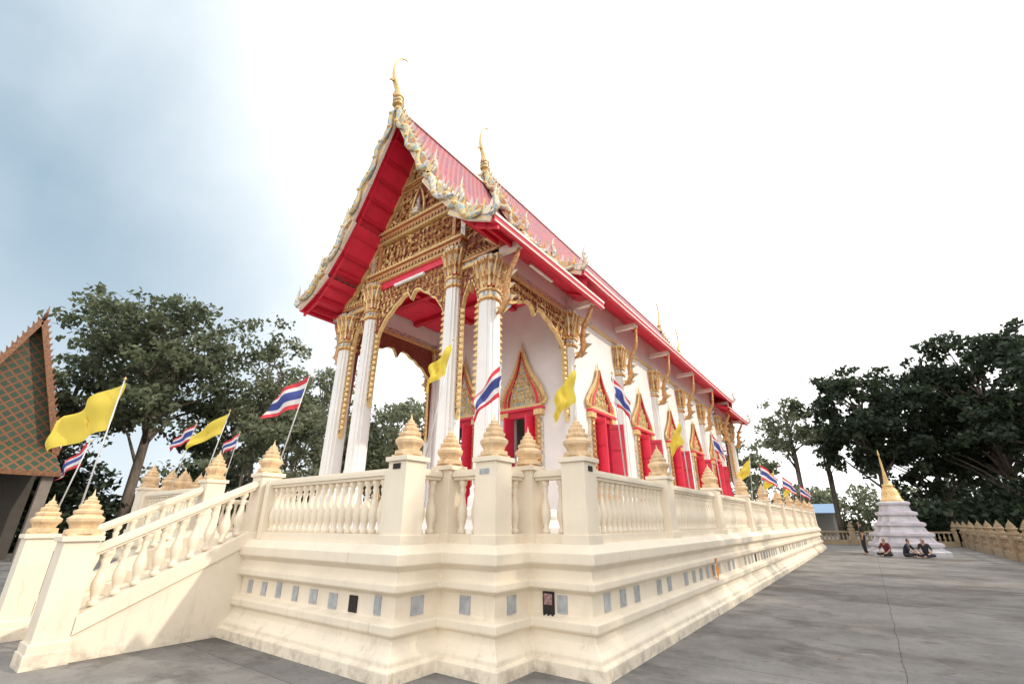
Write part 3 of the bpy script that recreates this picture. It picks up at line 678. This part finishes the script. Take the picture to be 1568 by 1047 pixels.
# ------------------------------------------------------------ distant shed, left hall
sh=MB()
blue=M('blue_sheet_roof',(.12,.25,.42),.4,.2); wl=M('shed_wall',(.4,.38,.35),.8)
for x in (-9,-6,-3.5): sh.box(x-.08,x+.08,74,74.16,0,2.9,wl)
sh.box(-9,-3.5,79.8,80,0,3.2,wl); sh.poly([(-9.6,73,2.8),(-3,73,2.8),(-3,77,4.0),(-9.6,77,4.0)],blue); sh.poly([(-9.6,81,2.8),(-3,81,2.8),(-3,77,4.0),(-9.6,77,4.0)],blue)
sh.build('blue_roof_shed')
ha=empty('assembly_hall'); hb=MB()
ax0=-33.; ya=2.95; za=11.4
def hz_(dy): return za-2.9*abs(dy) 
hb.poly([(ax0,ya-2.3,hz_(2.3)),(ax0,ya+2.3,hz_(2.3)),(ax0,ya,za)],tileg)
for sgn in (1,-1):
    hb.quad((ax0+.5,ya,za+.1),(ax0-20,ya,za+.1),(ax0-20,ya+sgn*2.3,hz_(2.3)),(ax0+.5,ya+sgn*2.3,hz_(2.3)),tileg)
    n=22
    for i in range(n):
        t0=i/n*2.3;t1=(i+1)/n*2.3
        hb.loft([[(ax0+.5,ya+sgn*(t0-.05),hz_(t0)-.15),(ax0+.62,ya+sgn*(t0-.05),hz_(t0)-.15),(ax0+.62,ya+sgn*(t0+.12),hz_(t0)+.1),(ax0+.5,ya+sgn*(t0+.12),hz_(t0)+.1)],[(ax0+.5,ya+sgn*(t1-.05),hz_(t1)-.15),(ax0+.62,ya+sgn*(t1-.05),hz_(t1)-.15),(ax0+.62,ya+sgn*(t1+.12),hz_(t1)+.1),(ax0+.5,ya+sgn*(t1+.12),hz_(t1)+.1)]],halltrim)
        hb.poly([(ax0+.56,ya+sgn*(t0+.06),hz_(t0)),(ax0+.56,ya+sgn*(t0+.26),hz_(t0)+.18),(ax0+.56,ya+sgn*(t1+.06),hz_(t1))],halltrim)
hb.tube([(ax0+.5,ya,za),(ax0+.8,ya,za+.35),(ax0+.7,ya,za+.8)],[.10,.06,.01],halltrim)
hb.poly([(ax0+2.2,ya-7,3.8),(ax0+2.2,ya+2.5,3.8),(ax0+.1,ya+2.2,5.2),(ax0+.1,ya-7,5.2)],tileg)
hb.box(ax0+2.15,ax0+2.25,ya-7,ya+2.5,3.65,3.85,halltrim)
hb.box(ax0-18,ax0-.2,ya-6,ya+2.0,0,5.0,M('hall_wall',(.07,.06,.05),.8))
hcol=M('hall_col',(.20,.17,.14),.7)
for y in (-3.5,0,2.1): hb.box(ax0+1.6,ax0+2.0,ya+y-.2,ya+y+.2,0,3.8,hcol)
hb.build('roof_gable_and_walls',ha)
# ------------------------------------------------------------ trees
def leaves(C3,size,rng,aspect=.55):
    N=len(C3); a=rng.normal(size=(N,3)); a/=np.linalg.norm(a,axis=1)[:,None]
    b=rng.normal(size=(N,3)); b-=a*(a*b).sum(1)[:,None]; b/=np.linalg.norm(b,axis=1)[:,None]
    s=size*rng.uniform(.6,1.4,(N,1))
    return np.stack([C3-a*s,C3-b*s*aspect,C3+a*s,C3+b*s*aspect],1).reshape(-1,3)
def mkleaf(name,v,mat,parent):
    N=len(v)//4; me=D.meshes.new(name); me.vertices.add(len(v)); me.vertices.foreach_set('co',v.astype(np.float32).ravel())
    me.loops.add(N*4); me.loops.foreach_set('vertex_index',np.arange(N*4,dtype=np.int32)); me.polygons.add(N)
    me.polygons.foreach_set('loop_start',np.arange(0,N*4,4,dtype=np.int32)); me.update(calc_edges=True); me.materials.append(mat)
    o=D.objects.new(name,me); scene.collection.objects.link(o); o.parent=parent; return o
def tree(name,x,y,h,r,base,n,ls,mat,seed,clumps=18,cr=.27,trunks=1):
    rng=np.random.default_rng(seed); rd=random.Random(seed)
    root=empty(name); mb=MB(); allc=[]
    zc=(h+base)/2; hz2=(h-base)/2
    cs=[]
    while len(cs)<clumps:
        p=rng.uniform(-1,1,3)
        if .3<np.linalg.norm(p)<1 and not(p[2]<-.5 and np.hypot(p[0],p[1])<.3): cs.append(p*.92*rng.uniform(.85,1.1))
    lean=(rd.uniform(-1,1),rd.uniform(-1,1))
    for tix in range(trunks):
        ox,oy=(rd.uniform(-1,1)*.8*tix,rd.uniform(-1,1)*.8*tix)
        tp=[(x+ox,y+oy,-.1),(x+ox*1.3+lean[0]*.15,y+oy+lean[1]*.15,base*.5),(x+ox*2+lean[0]*.4,y+oy*2+lean[1]*.4,base),(x+ox*2+lean[0]*.2,y+oy*2,zc),(x+ox*2+lean[0]*.4,y+oy*2,zc+hz2*.75)]
        k=h*.018/(trunks**.5); mb.tube(tp,[k*1.4,k,k*.85,k*.5,k*.1],bark,seg=8)
        tps=[Vector(p) for p in tp]
        for c in cs[tix::trunks]:
            e=Vector((x+c[0]*r,y+c[1]*r,zc+c[2]*hz2))
            zt=max(base*.75,min(zc+hz2*.5,e.z-.35*hz2-rd.random()*hz2*.4)); s0=tps[2]
            for q0,q1 in zip(tps[:-1],tps[1:]):
                if q0.z<=zt<=q1.z: s0=q0.lerp(q1,(zt-q0.z)/(q1.z-q0.z)); break
            m1=s0.lerp(e,.45)+V(rd.uniform(-.4,.4),rd.uniform(-.4,.4),rd.uniform(.1,.7)); m2=s0.lerp(e,.8)+V(rd.uniform(-.3,.3),rd.uniform(-.3,.3),.2)
            mb.tube([s0,m1,m2,e],[k*.38,k*.25,k*.13,k*.04],bark,seg=5)
            for _ in range(2):
                e2=e+V(*(rng.normal(size=3)*r*.14)); mb.tube([m2,m2.lerp(e2,.5)+V(0,0,.15),e2],[k*.11,k*.07,k*.02],bark,seg=4)
    wts=rng.uniform(.35,1.6,clumps); wts/=wts.sum()
    for c,w in zip(cs,wts):
        k=int(n*w); cc=np.array([x+c[0]*r,y+c[1]*r,zc+c[2]*hz2]); f=(w*clumps)**.4
        ns=9; sub=cc+rng.normal(size=(ns,3))*np.array([r*cr,r*cr,hz2*cr*.6])*.8*f
        pick=sub[rng.integers(0,ns,k)]
        d=rng.normal(size=(k,3)); d/=np.linalg.norm(d,axis=1)[:,None]; rad=rng.uniform(.1,1,(k,1))**.5*r*cr*.5*f
        allc.append(pick+d*rad*np.array([1.25,1.25,.6])+rng.normal(size=(k,3))*.12)
    mkleaf('crown',leaves(np.concatenate(allc),ls,rng),mat,root); mb.build('trunk_and_limbs',root)
tree('rain_tree',-37.3,10.0,17.0,6.8,6.5,14000,.18,leafL,11,50,.19)
tree('rain_tree',-44.3,7.0,14.6,4.8,4,7500,.19,leafL,12,28,.2)
tree('slender_tree',-34.5,16.6,14.6,3.6,5.5,5200,.16,leafP,13,28,.2,2)
tree('slender_tree',-33.6,20.2,14.8,3.4,5,4400,.16,leafP,14,26,.2,3)
tree('slender_tree',-32.2,26.4,12.8,4.6,4.0,7000,.18,leafP,15,30,.2,2)
tree('slender_tree',-39,16,12.0,4.2,4,5000,.19,leafL,16,22,.2)
tree('slender_tree',-30.5,16.2,9.6,3.2,3.5,3600,.16,leafP,18,22,.2,3)
tree('slender_tree',-31,23,8.5,3.2,3,4000,.16,leafL,19,22,.22,2)
tree('slender_tree',-34,32,12.5,4.5,3,5000,.2,leafL,20,24,.22,2)
tree('broadleaf_tree',10.8,56.5,17.6,7.0,4,19000,.23,leafR,21,48,.2)
tree('broadleaf_tree',1.5,54.4,16.4,4.6,5.5,10500,.22,leafR,22,32,.21)
tree('broadleaf_tree',6.2,62,15.8,6.0,4,12000,.26,leafR,23,36,.22)
tree('slender_tree',-4.6,53.4,14.4,3.5,7.5,2600,.18,leafP,24,24,.18,2)
tree('slender_tree',-2.4,58,11.6,2.8,6,2000,.2,leafL,27,14,.2,2)
tree('broadleaf_tree',14.0,50,17.0,5.5,3,12000,.24,leafR,25,34,.22)
tree('slender_tree',-11,58,11.0,4.5,4,4500,.22,leafP,26,22,.2)
tree('broadleaf_tree',12,5.0,14,5,5,3400,.26,leafR,34,20,.22)
tree('broadleaf_tree',13.5,13,15.8,5.5,5,4800,.26,leafR,31,26,.22)
tree('broadleaf_tree',16.5,21,15.5,5.5,4.5,4800,.26,leafR,35,26,.22)
tree('broadleaf_tree',20,30,13.5,5.5,4.5,4800,.26,leafR,32,22,.22)
def mass(name,pts,n,hmax,mat,seed,ls=.4):
    rng=np.random.default_rng(seed); root=empty(name); out=[]
    pts=[np.array(p,float) for p in pts]
    tot=sum(np.linalg.norm(b-a) for a,b in zip(pts[:-1],pts[1:]))
    K=int(tot/2.0); mb=MB()
    for i in range(K):
        t=(i+rng.random())/K*tot
        for a,b in zip(pts[:-1],pts[1:]):
            L=np.linalg.norm(b-a)
            if t<=L: p=a+(b-a)*t/L; break
            t-=L
        H=hmax*rng.uniform(.4,1.0); k=n//K
        mb.tube([(p[0],p[1],0),(p[0]+rng.uniform(-.4,.4),p[1],H*.6)],[.13,.05],bark,seg=5)
        for lv in range(4):
            cz=H*(.2+.22*lv); c=np.array([p[0]+rng.normal()*1.5,p[1]+rng.normal()*1.5,cz])
            d=rng.normal(size=(k//4,3)); d/=np.linalg.norm(d,axis=1)[:,None]
            out.append(c+d*rng.uniform(.2,1,(k//4,1))**.5*np.array([1.9,1.9,H*.17])+rng.normal(size=(k//4,3))*.25)
    mkleaf('foliage',leaves(np.concatenate(out),ls,rng),mat,root); mb.build('stems',root)
mass('distant_tree_line',[(-62,20),(-48,26),(-38,42),(-25,62)],19000,9.5,leafL,41,.28)
mass('undergrowth',[(-47,3),(-41,9),(-37,14)],11000,5.8,leafR,42,.22)
mass('undergrowth',[(-36,15),(-32,23),(-30,34)],6500,3.8,leafL,45,.18)
mass('distant_tree_line',[(-28,68),(-10,84),(5,84)],14000,9,leafP,43,.32)
mass('distant_tree_line',[(5,78),(25,66),(32,50)],14000,9,leafR,46,.4)
mass('undergrowth',[(3,53),(9,51),(18,47)],9000,5.5,leafR,44,.25)
# ------------------------------------------------------------ ground
gmat=M('concrete_ground',(.25,.242,.232),.9,scale=.8,col2=(.175,.168,.16),stretch=(1,1,1),bump=.4,bscale=18,lo=.35,hi=.65,spec=.2)
stain(gmat,(.29,.28,.265),.9,.52,.66,(.7,1.0,1),.6)
stain(gmat,(.075,.067,.06),.45,.50,.60,(.55,1.0,1),.62)
stain(gmat,(.09,.08,.07),1.6,.54,.66,(.8,1.0,1),.55)
stain(gmat,(.09,.08,.07),9,.56,.70,(1,1,1),.45)
stain(gmat,(.32,.31,.30),40,.58,.72,(1,1,1),.4)
nt=gmat.node_tree;N=nt.nodes;L=nt.links;bs=N['Principled BSDF'];src=bs.inputs['Base Color'].links[0].from_socket
tc=N.new('ShaderNodeTexCoord');br=N.new('ShaderNodeTexBrick');br.offset=.0;br.inputs['Scale'].default_value=1;br.inputs['Brick Width'].default_value=5.;br.inputs['Row Height'].default_value=3.4;br.inputs['Mortar Size'].default_value=.010;br.inputs['Mortar Smooth'].default_value=.7
br.inputs['Color1'].default_value=(1,1,1,1);br.inputs['Color2'].default_value=(.88,.88,.88,1);br.inputs['Mortar'].default_value=(.5,.48,.46,1)
nz=N.new('ShaderNodeTexNoise');nz.inputs['Scale'].default_value=1.5;vm=N.new('ShaderNodeVectorMath');vm.operation='SCALE';vm.inputs['Scale'].default_value=.08
L.new(tc.outputs['Object'],nz.inputs['Vector']);L.new(nz.outputs['Color'],vm.inputs[0]);va=N.new('ShaderNodeVectorMath');L.new(tc.outputs['Object'],va.inputs[0]);L.new(vm.outputs[0],va.inputs[1]);L.new(va.outputs[0],br.inputs['Vector'])
mm=N.new('ShaderNodeMix');mm.data_type='RGBA';mm.blend_type='MULTIPLY';mm.inputs[0].default_value=1;L.new(src,mm.inputs[6]);L.new(br.outputs['Color'],mm.inputs[7]);L.new(mm.outputs[2],bs.inputs['Base Color'])
g=MB(); g.quad((-400,-300,0),(400,-300,0),(400,500,0),(-400,500,0),gmat); g.build('ground')
rng=np.random.default_rng(5); n=520
c=np.stack([rng.uniform(-2.5,5,n),rng.uniform(3,40,n),np.full(n,.012)],1); v=leaves(c,.028,rng); v[:,2]=.004+np.abs(v[:,2]-.012)*.3
lr=empty('fallen_leaves'); mkleaf('leaves',v,M('dry_leaf',(.25,.15,.06),.8,island=True),lr)
# ------------------------------------------------------------ world, sun, camera
el=math.radians(36); saz=math.atan2(.86,.35)
sd=Vector((math.sin(saz)*math.cos(el),math.cos(saz)*math.cos(el),math.sin(el)))
w=D.worlds.new('World'); scene.world=w; w.use_nodes=True; N=w.node_tree.nodes; L=w.node_tree.links; bg=N['Background']
sky=N.new('ShaderNodeTexSky'); sky.sky_type='NISHITA'; sky.sun_disc=False; sky.sun_elevation=el; sky.sun_rotation=saz; sky.air_density=1.; sky.dust_density=2.5
tc=N.new('ShaderNodeTexCoord'); nv=N.new('ShaderNodeVectorMath'); nv.operation='NORMALIZE'; L.new(tc.outputs['Generated'],nv.inputs[0])
hz=N.new('ShaderNodeMix'); hz.data_type='RGBA'; hz.inputs[0].default_value=.87; L.new(sky.outputs[0],hz.inputs[6]); hz.inputs[7].default_value=(3.2,4.4,5.3,1)
def dotramp(vec,a,b,amt=1.):
    dt=N.new('ShaderNodeVectorMath'); dt.operation='DOT_PRODUCT'; L.new(nv.outputs[0],dt.inputs[0]); dt.inputs[1].default_value=Vector(vec).normalized()
    m=N.new('ShaderNodeMapRange'); m.interpolation_type='SMOOTHSTEP'; m.inputs[1].default_value=a; m.inputs[2].default_value=b; m.inputs[4].default_value=amt
    L.new(dt.outputs['Value'],m.inputs[0]); return m.outputs[0]
ns=N.new('ShaderNodeTexNoise'); ns.inputs['Scale'].default_value=1.6; ns.inputs['Detail'].default_value=5; ns.inputs['Roughness'].default_value=.5; mpp=N.new('ShaderNodeMapping'); mpp.inputs['Scale'].default_value=(1,1.6,1.6); mpp.inputs['Location'].default_value=(.35,.1,.2)
L.new(nv.outputs[0],mpp.inputs[0]); L.new(mpp.outputs[0],ns.inputs['Vector'])
m2=N.new('ShaderNodeMapRange'); m2.interpolation_type='SMOOTHSTEP'; m2.inputs[1].default_value=.42; m2.inputs[2].default_value=.74; m2.inputs[4].default_value=.15
L.new(ns.outputs['Fac'],m2.inputs[0])
sp=N.new('ShaderNodeSeparateXYZ'); L.new(nv.outputs[0],sp.inputs[0]); m3=N.new('ShaderNodeMapRange'); m3.interpolation_type='SMOOTHSTEP'; m3.inputs[1].default_value=.50; m3.inputs[2].default_value=.0; m3.inputs[4].default_value=.30; m3.inputs[3].default_value=0
L.new(sp.outputs[2],m3.inputs[0])
# bright haze around the sun side, and an added glow behind camera as fill
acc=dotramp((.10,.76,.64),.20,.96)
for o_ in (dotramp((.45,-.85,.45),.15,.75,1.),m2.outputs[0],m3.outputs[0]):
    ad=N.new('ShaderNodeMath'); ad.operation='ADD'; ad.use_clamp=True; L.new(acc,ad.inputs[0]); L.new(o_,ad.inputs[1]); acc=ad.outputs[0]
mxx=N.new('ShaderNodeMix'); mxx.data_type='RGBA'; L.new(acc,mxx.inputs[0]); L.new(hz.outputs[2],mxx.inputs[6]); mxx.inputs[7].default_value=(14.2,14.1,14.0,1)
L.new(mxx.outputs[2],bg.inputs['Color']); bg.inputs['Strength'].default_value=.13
sl=D.lights.new('sun','SUN'); sl.energy=2.6; sl.angle=math.radians(1.0); sl.color=(1,.88,.72); so=D.objects.new('sun',sl); scene.collection.objects.link(so)
so.rotation_euler=sd.to_track_quat('Z','Y').to_euler()
cam=D.cameras.new('camera'); cam.sensor_width=36; cam.lens=15.93; cam.clip_end=2000; cam.clip_start=.05
co=D.objects.new('camera',cam); scene.collection.objects.link(co); co.location=(0,0,1.6); co.rotation_euler=(math.radians(90+21.76),0,math.radians(36.2)); scene.camera=co
scene.view_settings.view_transform='Standard'; scene.view_settings.look='None'; scene.view_settings.exposure=0
